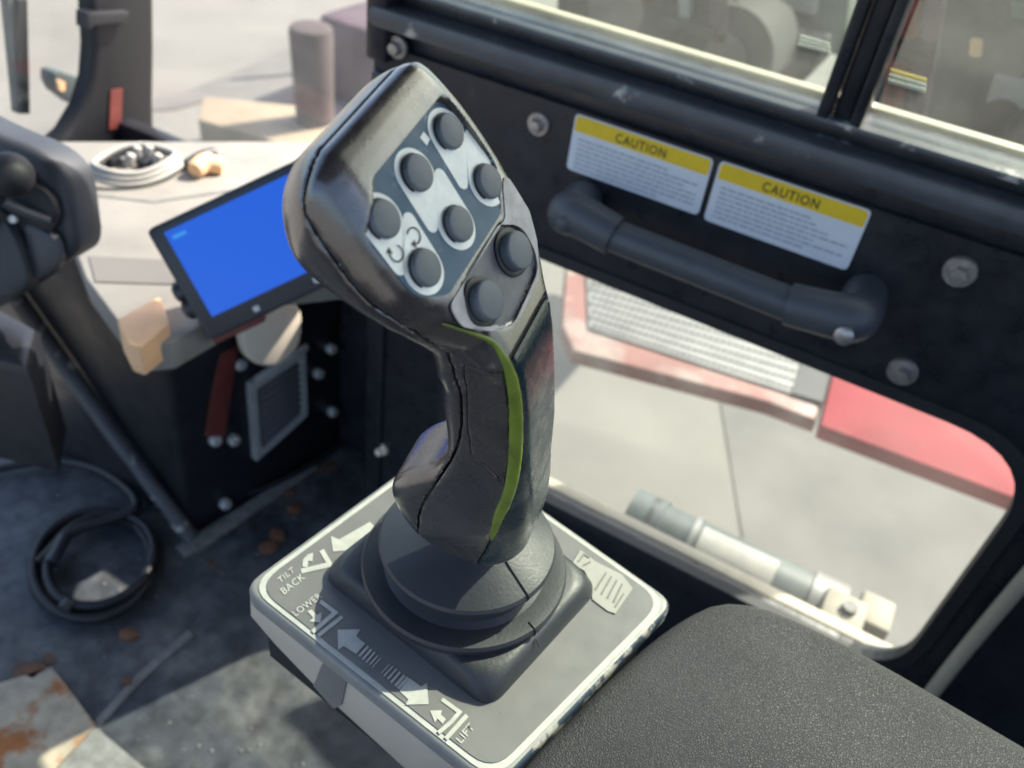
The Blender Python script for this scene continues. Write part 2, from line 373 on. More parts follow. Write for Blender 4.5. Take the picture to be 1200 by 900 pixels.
def body_fields(x, y, z):
    """x,y,z 1-D axes -> (body, seam) fields"""
    X2, Z2 = np.meshgrid(x, z, indexing='ij')
    prof = chaikin(PROFILE, 3)
    d2 = poly_sdf(prof, X2, Z2)
    seam = poly_sdf(np.concatenate([chaikin(SEAM, 2, False), [(-90,0),(-90,215)]]), X2, Z2)
    t, dn = face_coord(X2, Z2)
    w = np.interp(t, [-30,-22,-10,0,8,16,24,32,41,50,65,85,100,115,130,145,160], [27.5,29.3,30.6,31,30.8,29.6,26.6,23.2,18.8,15.9,15.4,15.5,17,18.6,18.2,16,13])
    w = w-np.clip(-dn-12, 0, 40)*.05*np.clip((45-t)/30, 0, 1)
    yc = np.interp(t, [-20, 10, 22, 34, 44, 60], [1, 1, 2, 4.2, 1, 0])
    r = np.interp(t, [-30,20,32,45,88,104,160], [12,11.5,8.5,6.3,6.5,11,12])
    r = r+np.clip(-dn/35, 0, 1)*6*np.clip((40-t)/20, 0, 1)
    Y = y[None, :, None]; up = lambda a: a[:, None, :]
    far = np.clip((Y+5)/15, 0, 1)*np.clip((up(dn)+12)/10, 0, 1)*np.clip((34-up(t))/10, 0, 1)
    R = up(r)-far*np.minimum(4, up(r)-4)
    qx = up(d2)+R; qy = np.abs(Y-up(yc))-up(w)+R
    body = np.minimum(np.maximum(qx, qy), 0)+np.hypot(np.maximum(qx, 0), np.maximum(qy, 0))-R
    # recesses in the face
    gl = np.arange(-40, 40.1, .25); gt = np.arange(-40, 60.1, .25)
    GL, GT = np.meshgrid(gl, gt, indexing='ij')
    r1 = poly_sdf(RECESS, GL, GT); r2 = poly_sdf(POD, GL, GT)
    il = np.clip(np.round((y+40)/.25).astype(int), 0, len(gl)-1)
    fl = np.clip((t+40)/.25, 0, len(gt)-1.01); i0 = fl.astype(int); fr = (fl-i0)[:, None, :]
    def samp(g):
        ii = i0[:, None, :]; l = il[None, :, None]
        return g[l, ii]*(1-fr)+g[l, ii+1]*fr
    dep1 = .4+np.clip((17-t)/33, 0, 1)*3.0
    body = np.maximum(body, -np.maximum(samp(r1), up(-(dn+dep1))))
    body = np.maximum(body, -np.maximum(samp(r2), up(-(dn+1.3))))
    return body, np.broadcast_to(up(seam), body.shape)

def surface_nets(f, o, h):
    ins = f < 0
    sh = tuple(n-1 for n in f.shape)
    sl = lambda c: tuple(slice(c[a], c[a]+sh[a]) for a in range(3))
    cs = [(i, j, k) for i in (0, 1) for j in (0, 1) for k in (0, 1)]
    cnt = np.zeros(sh, np.int8)
    for c in cs: cnt += ins[sl(c)]
    act = (cnt > 0) & (cnt < 8)
    I = np.argwhere(act)
    idx = np.full(sh, -1, np.int64); idx[act] = np.arange(len(I))
    pos = np.zeros((len(I), 3)); num = np.zeros(len(I))
    fv = {c: f[I[:, 0]+c[0], I[:, 1]+c[1], I[:, 2]+c[2]] for c in cs}
    for a in cs:
        for ax in range(3):
            if a[ax]: continue
            b = tuple(1 if i == ax else a[i] for i in range(3))
            fa, fb = fv[a], fv[b]
            m = (fa < 0) != (fb < 0)
            k = np.where(m, fa/np.where(m, fa-fb, 1), 0)
            p = np.array(a, float)[None, :].repeat(len(I), 0); p[:, ax] = k
            pos += p*m[:, None]; num += m
    V = (I+pos/num[:, None])*h+np.array(o)
    Q = []
    for ax in range(3):
        u, v = (ax+1) % 3, (ax+2) % 3
        s0 = [slice(1, -1)]*3; s1 = [slice(1, -1)]*3
        s0[ax] = slice(0, -1); s1[ax] = slice(1, None)
        A, B = ins[tuple(s0)], ins[tuple(s1)]
        for flip, m in ((0, A & ~B), (1, ~A & B)):
            E = np.argwhere(m)
            off = np.ones(3, int); off[ax] = 0
            E = E+off
            def cell(du, dv):
                c = E.copy(); c[:, u] -= du; c[:, v] -= dv
                return idx[c[:, 0], c[:, 1], c[:, 2]]
            q = np.stack([cell(1, 1), cell(0, 1), cell(0, 0), cell(1, 0)], 1)
            Q.append(q[:, ::-1] if flip else q)
    return V, np.concatenate(Q)
GB = np.array([-0.09515, 0.20569, 0.695]); GL = np.array([-0.137067, 0.962445, 0.234334]); GG = np.array([0.033039, -0.231993, 0.972156]); GH = np.array([-0.990011, -0.140993, 0.0])

# ================================================================== SETTING
def roundrect(x0, x1, z0, z1, r, y, n=8):
    p = fillet([(x0, z0), (x1, z0), (x1, z1), (x0, z1)], r, n)
    return [np.array((a, y, b)) for a, b in p]
GZ = -1.0
tag(mesh('ground', [(-400, -400, GZ), (400, -400, GZ), (400, 400, GZ), (-400, 400, GZ)], [(0, 1, 2, 3)], M['ground']),
    'pale sunlit concrete yard outside the cab', kind='structure')
FZ = .10
tag(box('floor', (-.10, .02, FZ-.02), (1.70, 1.42, .04), M['floor']), 'scuffed blue-grey steel cab floor', kind='structure')

# ------------------------------------------------------------------ side panel of the cab
PY = .60
side = thing('cab_side_panel', (0, PY, FZ), 'black painted cab side panel with a rounded lower window, grab handle and caution labels', 'cab panel')
X0, X1, ZT = -.445, .75, .7215
low = roundrect(-.345, .166, .299, .592, [.045, .06, .075, .05], PY)
plate_hole('panel_sheet', [np.array(p) for p in ((X0, PY, FZ), (X1, PY, FZ), (X1, PY, ZT), (X0, PY, ZT))], [low], (0, -1, 0), .022, M['panel'], side)
o = roundrect(-.349, .170, .295, .596, [.047, .062, .077, .052], PY); i_ = roundrect(-.338, .159, .306, .585, [.04, .055, .07, .045], PY)
plate_hole('window_seal', [p-np.array((0, .003, 0)) for p in o], [[p-np.array((0, .003, 0)) for p in i_]], (0, -1, 0), .012, M['rubber_seal'], side)
w_ = roundrect(-.344, .165, .300, .591, [.045, .06, .075, .05], PY+.012)
prism('lower_window_pane', w_, (0, -1, 0), .004, M['pane'], side)
def rail(name, z0, z1, y0, y1, m, bev=.003, x0=X0, x1=X1):
    return box(name, ((x0+x1)/2, (y0+y1)/2, (z0+z1)/2), (x1-x0, y1-y0, z1-z0), m, side, bevel=bev)
rail('backing_strip', .7215, .7375, PY+.006, PY+.03, M['panel'], .001)
rail('ledge_rail', .7375, .756, PY-.012, PY+.03, M['panel_worn'], .006)
rail('channel', .756, .7660, PY+.010, PY+.03, M['panel'], .001)
rail('guide_rail', .7660, .7712, PY-.002, PY+.03, M['panel_worn'], .002)
rail('sash_bottom', .7660, .7716, PY+.008, PY+.036, M['panel'], .002)
rail('sash_top', 1.30, 1.36, PY, PY+.03, M['panel'], .003)
for xc, wd, y0 in ((-.0745, .008, PY-.002), (-.063, .012, PY+.006), (-.0525, .008, PY-.001)):
    box('mullion', (xc, (y0+PY+.028)/2, 1.037), (wd, PY+.028-y0, .534), M['panel'], side, bevel=.002)
box('corner_post', (-.437, PY+.01, .99), (.022, .04, .56), M['panel'], side, bevel=.004)
box('upper_window_pane', (-.2525, PY+.018, 1.0355), (.345, .004, .534), M['pane_dirty'], side)
box('upper_window_pane', (.35, PY+.018, 1.0355), (.79, .004, .534), M['pane_dirty'], side)
box('outer_sill', (.15, PY+.0435, .7695), (1.19, .013, .011), M['cream'], side, bevel=.003)
box('lower_sill', (-.09, PY+.0305, .291), (.50, .015, .020), M['cream'], side, bevel=.003)
def bolt(px, py, r=.0112, tone='steel'):
    c = at_y(px, py, PY)
    w = lathe('bolt', [(r, 0), (r, .0018), (r*.93, .003), (r*.55, .003)], c, (0, -1, 0), M[tone], side, 28)
    h = lathe('bolt_head', [(r*.58, 0), (r*.58, .005), (r*.5, .0065), (.0001, .0068)], c-np.array((0, .003, 0)), (0, -1, 0), M[tone], w, 6 if tone == 'steel' else 20)
for p in ((1125, 318), (1058, 435)): bolt(*p)
for p in ((632, 145), (467, 55)): bolt(*p, r=.0098)
bolt(448, 526, .008, 'oval')
def caution(c4, side_):
    P = [at_y(px, py, PY-.0012) for px, py in c4]
    xa, xb = (P[0][0]+P[3][0])/2, (P[1][0]+P[2][0])/2; zt, zb = (P[0][2]+P[1][2])/2, (P[2][2]+P[3][2])/2
    yy = PY-.0012
    lab = prism('caution_label', roundrect(xa, xb, zb, zt, .004, yy, 4), (0, -1, 0), .001, M['paper'], side)
    lab['label'] = side_
    band = fillet([(xa+.0015, zt-.0135), (xb-.0015, zt-.0135), (xb-.0015, zt-.001), (xa+.0015, zt-.001)], [.0005, .0005, .003, .003], 4)
    prism('yellow_band', [np.array((a, yy-.0003, b)) for a, b in band], (0, -1, 0), .0002, M['yellow'], lab)
    tw = .042; xc = (xa+xb)/2
    lettering('lettering', 'CAUTION', lambda u, v: (xc-tw/2+u*tw, yy-.0006, zt-.0112+v*.0075), M['ink'], lab, 1.15, .01)
    rnd = random.Random(int(abs(xa)*1e4)); polys = []
    for k in range(7):
        z = zt-.0185-k*.0039; x = xa+.006; end = xb-.006-rnd.random()*.012*(k == 6 or rnd.random() < .3)*3
        while x < end:
            l = min(end-x, .002+rnd.random()*.006)
            polys.append([(x, yy-.0004, z), (x+l, yy-.0004, z), (x+l, yy-.0004, z-.0015), (x, yy-.0004, z-.0015)]); x += l+.0011
    s_ = sheet('small_print', polys, M['greyink'], lab); s_['kind'] = 'stuff'
caution([(675, 132), (835, 187), (820, 250), (663, 200)], 'yellow and white caution label nearer the windshield')
caution([(843, 188), (1022, 247), (993, 316), (825, 259)], 'yellow and white caution label above the end of the handle')
box('corner_panel', (-.70, .715, .285), (.55, .022, .37), M['panel'], side, bevel=.003)
box('corner_return', (-.434, .66, .40), (.022, .13, .60), M['panel'], side, bevel=.003)
# grab handle
hb = .052
a0, a1 = at_y(684, 236, PY), at_y(684, 246, PY-.03); b0, b1 = at_y(1012, 348, PY), at_y(1000, 356, PY-.03)
A, B = at_y(704, 270, PY-hb), at_y(944, 364, PY-hb)
d = nz(B-A)
gh = tube('grab_handle', [A-d*.004, A+(B-A)*.3, A+(B-A)*.7, B+d*.004], .0124, M['handle'], side, 20, 2)
for s_, p0, p1, e in ((1, a0, a1, A), (-1, b0, b1, B)):
    out = e-d*.030*s_
    tube('handle_foot', [p0+np.array((0, 0, .004)), p1+np.array((-.006*s_, -.012, -.002)), out+np.array((.002*s_, 0, .006)), e+d*.012*s_], [.0150, .0165, .0172, .0158, .0150], M['handle'], gh, 20, 3)
    vd = nz(CAM-out+np.array((0, 0, -.25))); c = out+vd*.0160
    lathe('screw', [(.0066, -.002), (.0066, .0012), (.005, .0026), (.0001, .0028)], c, vd, M['steel'] if s_ < 0 else M['handle'], gh, 16)

# the door seal at the right end of the panel
ds = tube('door_seal', [at_y(1235, 640, PY-.012), at_y(1170, 715, PY-.013), at_y(1120, 775, PY-.012), at_y(1070, 840, PY-.012), at_y(1030, 900, PY-.012)], .0065, M['cream'], None, 12, 2)
tag(ds, 'worn pale seal strip running down beside the armrest', 'seal strip')
# ------------------------------------------------------------------ rest of the cab shell
def tbox(name, c, s, m, label, cat, bev=.01, group=None): return tag(box(name, c, s, m, bevel=bev), label, cat, group)
tbox('cab_roof', (-.15, -.05, 1.62), (1.72, 1.42, .05), M['dark'], 'dark roof panel over the cab', 'roof')
tbox('roof_header', (-.13, .60, 1.475), (1.66, .05, .23), M['panel'], 'black header above the side window', 'header')
tbox('rear_wall', (.72, -.05, .45), (.05, 1.30, .74), M['dark'], 'dark lower rear wall of the cab', 'wall')
for y, lb in ((-.70, 'black rear cab post on the open door side'), (.60, 'black rear cab post behind the side window')): tbox('rear_post', (.72, y, 1.1), (.06, .06, 1.0), M['dark'], lb, 'post', .01, 'rear posts of the cab')
tbox('door_sill', (-.1, -.66, .18), (1.5, .06, .2), M['dark'], 'dark sill of the open left door', 'door sill')
# front: sill, post with a flared foot
FX = -.93
post = thing('windshield_post', (FX, .7, .4), 'broad black windshield post with a flared foot', 'post')
c4 = [(105, -60), (183, -60), (184, 60), (183, 120), (184, 168), (196, 196), (150, 205), (52, 205), (40, 190), (78, 155), (96, 125), (106, 92), (109, 55), (107, 20)]
prism('post_body', [at_x(*p, FX) for p in c4], (1, 0, 0), .022, M['post'], post, bevel=.012, seg=3)
prism('warning_plate', [at_x(*p, FX+.002) for p in [(130, 106), (144, 104), (142, 150), (128, 152)]], (1, 0, 0), .002, M['red'], post)
prism('post_bracket', [at_x(*p, FX+.012) for p in [(103, 16), (152, 14), (152, 26), (110, 30), (110, 34), (103, 34)]], (1, 0, 0), .02, M['dark'], post, .003)
ws = [at_x(*p, FX-.04) for p in [(-60, -40), (445, -40), (445, 240), (-60, 240)]]
tag(prism('windshield', ws, (1, 0, 0), .004, M['pane_front']), 'clear windshield glass behind the dashboard', 'windshield')
# things beyond / on the windshield
mr = thing('side_mirror', at_x(85, 105, -1.15), 'grey-green side mirror with a painted orange reflection peeping past the windshield post', 'mirror')
prism('mirror_shell', [at_x(*p, -1.15) for p in fillet([(64, 86), (72, 84), (105, 95), (118, 118), (98, 128), (88, 124), (70, 110), (64, 98)], 3, 3)], (1, 0, 0), .03, M['chrome'], mr, .004)
prism('reflection', [at_x(*p, -1.142) for p in fillet([(68, 94), (77, 96), (76, 108), (70, 106)], 2, 3)], (1, 0, 0), .006, M['tan'], mr)  # orange reflection in the mirror, painted as a tan piece
wp = thing('wiper_blade', at_x(28, 80, -.98), 'dark tapering wiper blade hanging over the windshield at the far left', 'wiper')
prism('blade', [at_x(*p, -.985) for p in [(8, -20), (32, -20), (36, 134), (23, 134), (20, 100)]], (1, 0, 0), .015, M['chrome'], wp, .002)
prism('rubber_edge', [at_x(*p, -.978) for p in [(22, 0), (33, 0), (36, 134), (26, 134)]], (1, 0, 0), .01, M['dark'], wp, .002)

# ------------------------------------------------------------------ front console, dash, monitor
P0 = at_z(227, 628, FZ); P1 = at_z(363, 542, FZ); dv = nz(P1-P0); cn = np.array((dv[1], -dv[0], 0.))
def oc(px, py, off=0): return on_plane(px, py, P0+cn*off, cn)
con = thing('front_console', P0, 'black steel console under the monitor with a vent and bolts', 'console')
Lg = (.71-P0[1])/dv[1]
PE = P0+dv*Lg
ya = P0[1]
h1 = oc(243, 483)[2]
q1, q2 = at_y(195, 405, ya), at_y(108, 312, ya); q2 = np.array((q2[0], ya, min(q2[2], .466)))
prof = [P0, (P0[0], ya, h1), (q1[0], ya, q1[2]), (q2[0], ya, q2[2]), (FX+.03, ya, q2[2]), (FX+.03, ya, FZ)]
V = [np.array(p) for p in prof]; n = len(V)
ext = np.array([PE-P0]); V2 = [p+ext[0]*1.0 for p in V]
for p in V2[3:]: p[0] = min(p[0], -.7)
F = [tuple(range(n))[::-1], tuple(range(n, 2*n))]+[(i, (i+1) % n, n+(i+1) % n, n+i) for i in range(n)]
bm = bmesh.new(); vs = [bm.verts.new(tuple(p)) for p in V+V2]
for f in F: bm.faces.new([vs[i] for i in f])
bmesh.ops.recalc_face_normals(bm, faces=bm.faces[:]); bmesh.ops.bevel(bm, geom=bm.edges[:], offset=.006, segments=2, profile=.5, affect='EDGES')
from_bm('console_body', bm, M['dark'], con, 40)
fr = [(294, 452), (358, 409), (361, 487), (301, 541)]
ctr = np.mean(fr, 0); inn = [tuple(ctr+(np.array(p)-ctr)*.80) for p in fr]
plate_hole('vent_frame', [oc(*p, .010) for p in fr], [[oc(*p, .010) for p in inn]], cn, .012, M['silver'], con)
prism('vent_back', [oc(*p, .0015) for p in inn], cn, .001, M['black'], con)
inn = np.array(inn)
for k in range(8):
    t = (k+.5)/8; l = inn[0]*(1-t)+inn[3]*t; r = inn[1]*(1-t)+inn[2]*t
    a, b = oc(*l, .006), oc(*r, .006)
    box('vent_slat', (a+b)/2, (np.linalg.norm(b-a), .009, .003), M['slat'], con, axes=[nz(b-a), nz(cn+np.array((0, 0, -.8))), nz(np.cross(nz(b-a), nz(cn+np.array((0, 0, -.8)))))], bevel=.0008)
ba, bb = oc(300, 445, .012), oc(360, 406, .012); box('trim_bar', (ba+bb)/2, (np.linalg.norm(bb-ba)*1.02, .006, .010), M['silver'], con, axes=[nz(bb-ba), cn, np.cross(nz(bb-ba), cn)], bevel=.002)
prism('red_strip', [oc(*p, .006) for p in [(262, 385), (283, 385), (264, 512), (243, 512)]], cn, .005, M['red'], con, .001)
for p in ((250, 514), (272, 514), (388, 481), (371, 436), (386, 407), (262, 589), (279, 425), (409, 470)):
    c = oc(*p, 0); bw = lathe('bolt', [(.0075, 0), (.0075, .007), (.006, .009), (.0001, .0095)], c, cn, M['silver'], con, 12)
tag(tube('beam_edge', [at_y(-40, 265, ya-.012), at_y(20, 350, ya-.012), at_y(120, 490, ya-.012), at_y(226, 632, ya-.012)], .011, M['panel_worn'], None, 10, 0, .7), 'dark steel rail slanting down to the console corner', 'rail')
prism('floor_flange', [at_z(*p, FZ+.006) for p in [(205, 640), (228, 628), (362, 543), (372, 546), (240, 640), (215, 652)]], (0, 0, 1), .005, M['grit'], con)
# pale dash top, lying on the console and reaching the windshield
dsh = prism('dashboard', [at_z(*p, .50) for p in fillet([(40, 165), (430, 165), (430, 320), (330, 330), (200, 402), (160, 406), (132, 368), (100, 325)], 8, 4)], (0, 0, 1), .028, M['dash'], None, .006)
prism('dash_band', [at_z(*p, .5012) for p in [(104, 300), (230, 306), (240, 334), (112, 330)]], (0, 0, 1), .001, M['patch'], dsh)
prism('dash_seam', [at_z(*p, .5008) for p in thick([(60, 222), (180, 236), (330, 214)], 2.5)], (0, 0, 1), .0006, M['seamline'], dsh)
tag(dsh, 'cream dashboard top in front of the windshield', 'dashboard')
tb = thing('sunlit_dash_lip', at_z(168, 375, .50), 'near end lip of the dashboard with sunlight put into its orange-tan colour', 'dashboard lip')
prism('lip_body', [at_z(*p, .512) for p in fillet([(136, 374), (188, 346), (198, 380), (164, 407), (150, 402)], 6, 4)], (0, 0, 1), .03, M['tan'], tb, .004)  # rounded dash end; its warm sunlight is put into the tan colour
# cable coil on the dash
ck = thing('cable_coil', at_z(160, 195, .50), 'pale cable coiled on the dashboard below the post', 'coil')
ce = at_z(160, 196, .506); ra = at_z(214, 190, .506)-ce; rb = at_z(160, 214, .506)-ce
for j in range(3):
    P = [ce+ra*math.cos(t)*(1-.07*j)+rb*math.sin(t)*(1-.07*j)+np.array((0, 0, .005*j+.002*math.sin(3*t))) for t in np.linspace(0, 2*math.pi, 40)]
    tube('cable_loop', P, .0032, M['coil'], ck, 8, 0)
for (px, py, hh) in ((150, 186, .014), (158, 181, .018), (172, 180, .018), (182, 186, .014)):
    c = at_z(px, py+8, .50); cyl('plug', c, c+np.array((.004, .004, hh)), .006, M['coil'], ck, 12, .005, .002)
for px, py in ((133, 190), (170, 192), (182, 183)):
    c = at_z(px, py, .503); box('dark_clip', c, (.012, .014, .012), M['dark'], ck, bevel=.002)
lc = thing('lamp_connector', at_z(240, 192, .50), 'orange and dark connector lying on the dashboard beside the coil', 'connector')
tube('connector_body', [at_z(228, 200, .509), at_z(240, 190, .511), at_z(262, 196, .507)], [.009, .012, .008], M['tan'], lc, 12, 2)
tube('connector_tail', [at_z(218, 193, .506), at_z(236, 182, .510), at_z(250, 179, .507)], .006, M['dark'], lc, 10, 2)

# monitor
mn = nz((.52, -.74, .42)); m0 = CAM+nz(ray(170, 270))*.78
om = lambda px, py, off=0: on_plane(px, py, m0+mn*off, mn)
TL, BL, TRd = om(170, 270), om(245, 400), om(330, 195)
ux = nz(TRd-TL); uy = nz((BL-TL)-ux*((BL-TL)@ux)); Hm = np.linalg.norm(BL-TL); Wm = Hm*1.66
mq = lambda u, v, off=0: TL+ux*u*Wm+uy*v*Hm+mn*off
mon = thing('monitor', mq(.5, 1), 'black flat monitor with a plain blue screen standing on the console', 'monitor')
rc = fillet([(0, 0), (1, 0), (1, 1), (0, 1)], .045, 4)
prism('monitor_housing', [mq(a, b) for a, b in rc], mn, .022, M['bezel'], mon, .003)
prism('screen', [mq(a, b, .0012) for a, b in [(.075, .075), (.925, .075), (.925, .83), (.075, .83)]], mn, .001, M['screen'], mon)
prism('screen_badge', [mq(a, b, .0012) for a, b in fillet([(.60, .885), (.74, .885), (.74, .945), (.60, .945)], .02, 3)], mn, .001, M['label'], mon)
prism('status_light', [mq(a, b, .0012) for a, b in [(.27, .9), (.30, .9), (.30, .945), (.27, .945)]], mn, .001, M['label'], mon)
sheet('screen_mark', [[mq(a, b, .0016) for a, b in [(.10, .125), (.17, .125), (.17, .155), (.10, .155)]]], M['mark'], mon)
for v in (.55, .70):
    c = mq(-.03, v, -.012); lathe('side_knob', [(.010, 0), (.010, .012), (.007, .015), (.0001, .016)], c+ux*.012, -ux, M['bezel'], mon, 16)
box('bracket', mq(.12, .93, -.03), (.05, .03, .012), M['red'], mon, axes=[ux, uy, mn], bevel=.002)

pv = [(284, 398), (285, 388), (291, 378), (322, 362), (345, 355), (353, 362), (355, 380), (353, 402), (345, 415), (325, 430), (305, 430), (290, 420)]
op = thing('pale_pad', oc(318, 395, .03), 'pale cream rounded pad between the monitor and the vent', 'pad')
prism('pad_face', [oc(*p, .03) for p in chaikin(pv, 2)], cn, .012, M['oval'], op, .004, 3)
cyl('pad_stem', oc(318, 405, .02), oc(318, 410, 0), .008, M['dark'], op)

# ------------------------------------------------------------------ left: hood with control knob
hd = thing('instrument_hood', at_z(40, 300, .55), 'dark plastic instrument hood at the left edge with an open side', 'hood')
dep = .73
hp = lambda px, py, d_=dep: CAM+nz(ray(px, py))*d_
hn = nz((.35, -.88, .25)); h0 = hp(100, 230)
oh = lambda px, py, off=0: on_plane(px, py, h0+hn*off, hn)
outer = chaikin([(-60, 130), (0, 160), (40, 174), (66, 192), (80, 212), (86, 250), (92, 296), (70, 310), (48, 322), (36, 335), (10, 352), (-60, 392)], 2)
prism('hood_shell', [oh(*p) for p in outer], hn, .035, M['darkblue'], hd, .008, 3)
prism('hood_recess', [oh(*p, .003) for p in chaikin([(-60, 190), (0, 182), (26, 185), (38, 205), (52, 225), (62, 262), (66, 318), (20, 346), (-60, 372)], 2)], hn, .002, M['dark'], hd)
prism('side_pad', [oh(*p, .012) for p in chaikin([(22, 256), (60, 275), (66, 285), (72, 314), (40, 332), (34, 318), (30, 285)], 2)], hn, .008, M['bezel'], hd, .003)
kb = thing('control_lever', oh(14, 205, .04), 'black lever with a ball knob in front of the instrument hood', 'lever')
c = oh(12, 205, .035)
lathe('ball', [(.0001, -.016)]+[(.016*math.cos(a), .016*math.sin(a)) for a in np.linspace(-1.4, 1.4, 12)]+[(.0001, .016)], c, (0, 0, 1), M['black'], kb, 24)
tube('lever_rod', [c, oh(-20, 250, .03), oh(-40, 330, .01)], .007, M['black'], kb, 10, 2)
lathe('dial', [(.020, 0), (.020, .006), (.014, .008), (.0001, .008)], oh(42, 244, .003), hn, M['black'], hd, 24)
tube('strap', [oh(-10, 232, .02), oh(20, 245, .02), oh(60, 258, .012)], .006, M['bezel'], hd, 8, 2, .4)
prism('lower_cover', [oh(*p, .02) for p in chaikin([(-60, 238), (0, 250), (15, 275), (26, 300), (36, 336), (10, 352), (-60, 380)], 2)], hn, .02, M['darkblue'], hd, .006)
lathe('silver_stud', [(.0032, 0), (.0032, .003), (.0001, .004)], oh(17, 256, .02), hn, M['silver'], hd, 12)
pl_ = prism('hood_pedestal', [np.array(p) for p in ((-.86, .34, .50), (-.60, .34, .50), (-.56, .30, .50), (-.86, .20, .50))], (0, 0, 1), .12, M['dark'], hd, .01)

# ------------------------------------------------------------------ floor clutter
def strip(name, pts, z, w, m, label, cat):
    a = thick(pts, w); return tag(prism(name, [at_z(*p, z) for p in a], (0, 0, 1), z-FZ-.0005, m), label, cat)
strip('floor_seam_strip', [(112, 850), (165, 792), (223, 741)], FZ+.0015, 9, M['seamline'], 'thin pale strip across the cab floor', 'floor strip')
rp = prism('rusty_plate', [at_z(*p, FZ+.004) for p in [(-60, 812), (0, 800), (60, 782), (75, 800), (112, 850), (60, 905), (40, 960), (-60, 960)]], (0, 0, 1), .0035, M['rust'])
tag(rp, 'rust-stained tan plate lying on the cab floor', 'plate')
pp = prism('pale_plate', [at_z(*p, FZ+.005) for p in [(112, 852), (175, 905), (160, 960), (50, 960), (64, 905)]], (0, 0, 1), .0045, M['grit'])
tag(pp, 'pale grey plate on the floor next to the rusty plate', 'plate')
for j, (px, py, s) in enumerate(((150, 743, 11), (148, 797, 7), (38, 785, 14), (325, 625, 10), (316, 640, 12), (345, 594, 8), (338, 575, 6), (218, 605, 8))):
    rr = random.Random(j); pts = [(px+s*math.cos(a)*(.7+.6*rr.random()), py+s*.7*math.sin(a)*(.7+.6*rr.random())) for a in np.linspace(0, 2*math.pi, 9)[:-1]]
    o = prism('rust_flake', [at_z(*p, FZ+.004) for p in pts], (0, 0, 1), .0035, M['rustbit'], None, .001)
    tag(o, ['rust flake below the coiled floor cable', 'smaller rust flake midway to the rusty plate', 'dark rust flake at the edge of the rusty plate', 'rust flake beside the console plate', 'second rust flake touching the console plate edge',
            'rust flake near the console corner bolts', 'tiny rust flake under the vent', 'rust flake at the foot of the slanting rail'][j], 'rust flake', 'rust flakes on the floor')
rr = random.Random(3); V = []; F = []
for k in range(130):
    px, py = rr.uniform(20, 400), rr.uniform(580, 900); s = rr.choice((.8, 1.0, 1.3, 2.4)); c = at_z(px, py, FZ); s = s*.0011
    a0 = rr.random()*6; b = len(V)
    V += [c+np.array((s*math.cos(a0+k2*2.1), s*math.sin(a0+k2*2.1), .0008)) for k2 in range(3)]+[c+np.array((0, 0, s*.8))]
    F += [(b, b+1, b+3), (b+1, b+2, b+3), (b+2, b, b+3)]
tag(mesh('floor_grit', V, F, M['grit']), 'pale grit scattered over the cab floor', 'grit', kind='stuff')
cb = thing('floor_cable', at_z(115, 660, FZ), 'black cable coiled in loops on the cab floor', 'cable')
def loop(cx_, cy_, rx, ry, z, t0, t1, n=40, rot=0.):
    return [at_z(cx_+rx*math.cos(t)*math.cos(rot)-ry*math.sin(t)*math.sin(rot), cy_+rx*math.cos(t)*math.sin(rot)+ry*math.sin(t)*math.cos(rot), z) for t in np.linspace(t0, t1, n)]
tube('cable_loop', loop(112, 664, 76, 54, FZ+.006, 0, 6.3, rot=-.25), .0055, M['cable'], cb, 8, 0)
tube('cable_loop', loop(108, 662, 70, 62, FZ+.014, -.4, 5.6, rot=-.35), .0055, M['cable'], cb, 8, 0)
tube('cable_loop', loop(118, 656, 66, 50, FZ+.020, .2, 6.5, rot=-.5), .0055, M['cable'], cb, 8, 0)
tube('cable_tail', [at_z(-60, 562, FZ+.01), at_z(10, 546, FZ+.01), at_z(60, 538, FZ+.012), at_z(120, 548, FZ+.02), at_z(170, 590, FZ+.03), at_z(140, 606, FZ+.022), at_z(80, 622, FZ+.02), at_z(45, 660, FZ+.018)], .006, M['cable'], cb, 8, 3)
tube('cable_tail', [at_z(150, 604, FZ+.02), at_z(190, 590, FZ+.02), at_z(260, 590, FZ+.012), at_z(340, 560, FZ+.01), at_z(400, 520, FZ+.01)], .004, M['cable'], cb, 8, 3)
for p0_, p1_ in (((60, 660), (76, 630)), ((74, 715), (82, 706))):
    cyl('cable_clip', at_z(*p0_, FZ+.022), at_z(*p1_, FZ+.022), .0075, M['bezel'], cb, 12)

# ------------------------------------------------------------------ outside, seen through the glass
def slab(name, px, z, th, m, label, cat, bev=.02, parent=None):
    o = prism(name, [at_z(*p, z) for p in px], (0, 0, 1), th, m, parent, bev)
    return tag(o, label, cat) if parent is None else o
tag(prism('ground_shadow_patch', [at_z(*p, GZ+.005) for p in [(838, 430), (872, 640), (900, 800), (1250, 760), (1250, 560), (1000, 470)]], (0, 0, 1), .004, M['patch']), 'machine shadow painted as darker grey ground outside under the step', kind='structure')  # cast shadow of the machine put into the ground colour
tag(prism('grey_shade', [at_z(*p, GZ+.006) for p in [(110, 132), (215, 108), (285, 80), (345, 52), (395, 60), (380, 150), (330, 135), (240, 118), (205, 128)]], (0, 0, 1), .005, M['patch']), 'shadow on the yard painted as a blue-grey patch outside', kind='structure')  # ground shadow drawn as a thin blue-grey slab
slab('timber_slab', fillet([(238, 112), (392, 128), (385, 184), (232, 140)], 3, 3), GZ+.22, .22, M['timber'], 'pale timber slab lying outside in front of the machine', 'slab')
bp_ = at_z(372, 190, GZ); tp = at_x(364, 30, bp_[0])
tag(cyl('brown_post', bp_, bp_+nz(tp-bp_)*np.linalg.norm(tp-bp_), .085, M['brown'], None, 16, .10, .02), 'brown post standing outside beyond the windshield', 'post')
mc = at_z(420, 120, GZ)
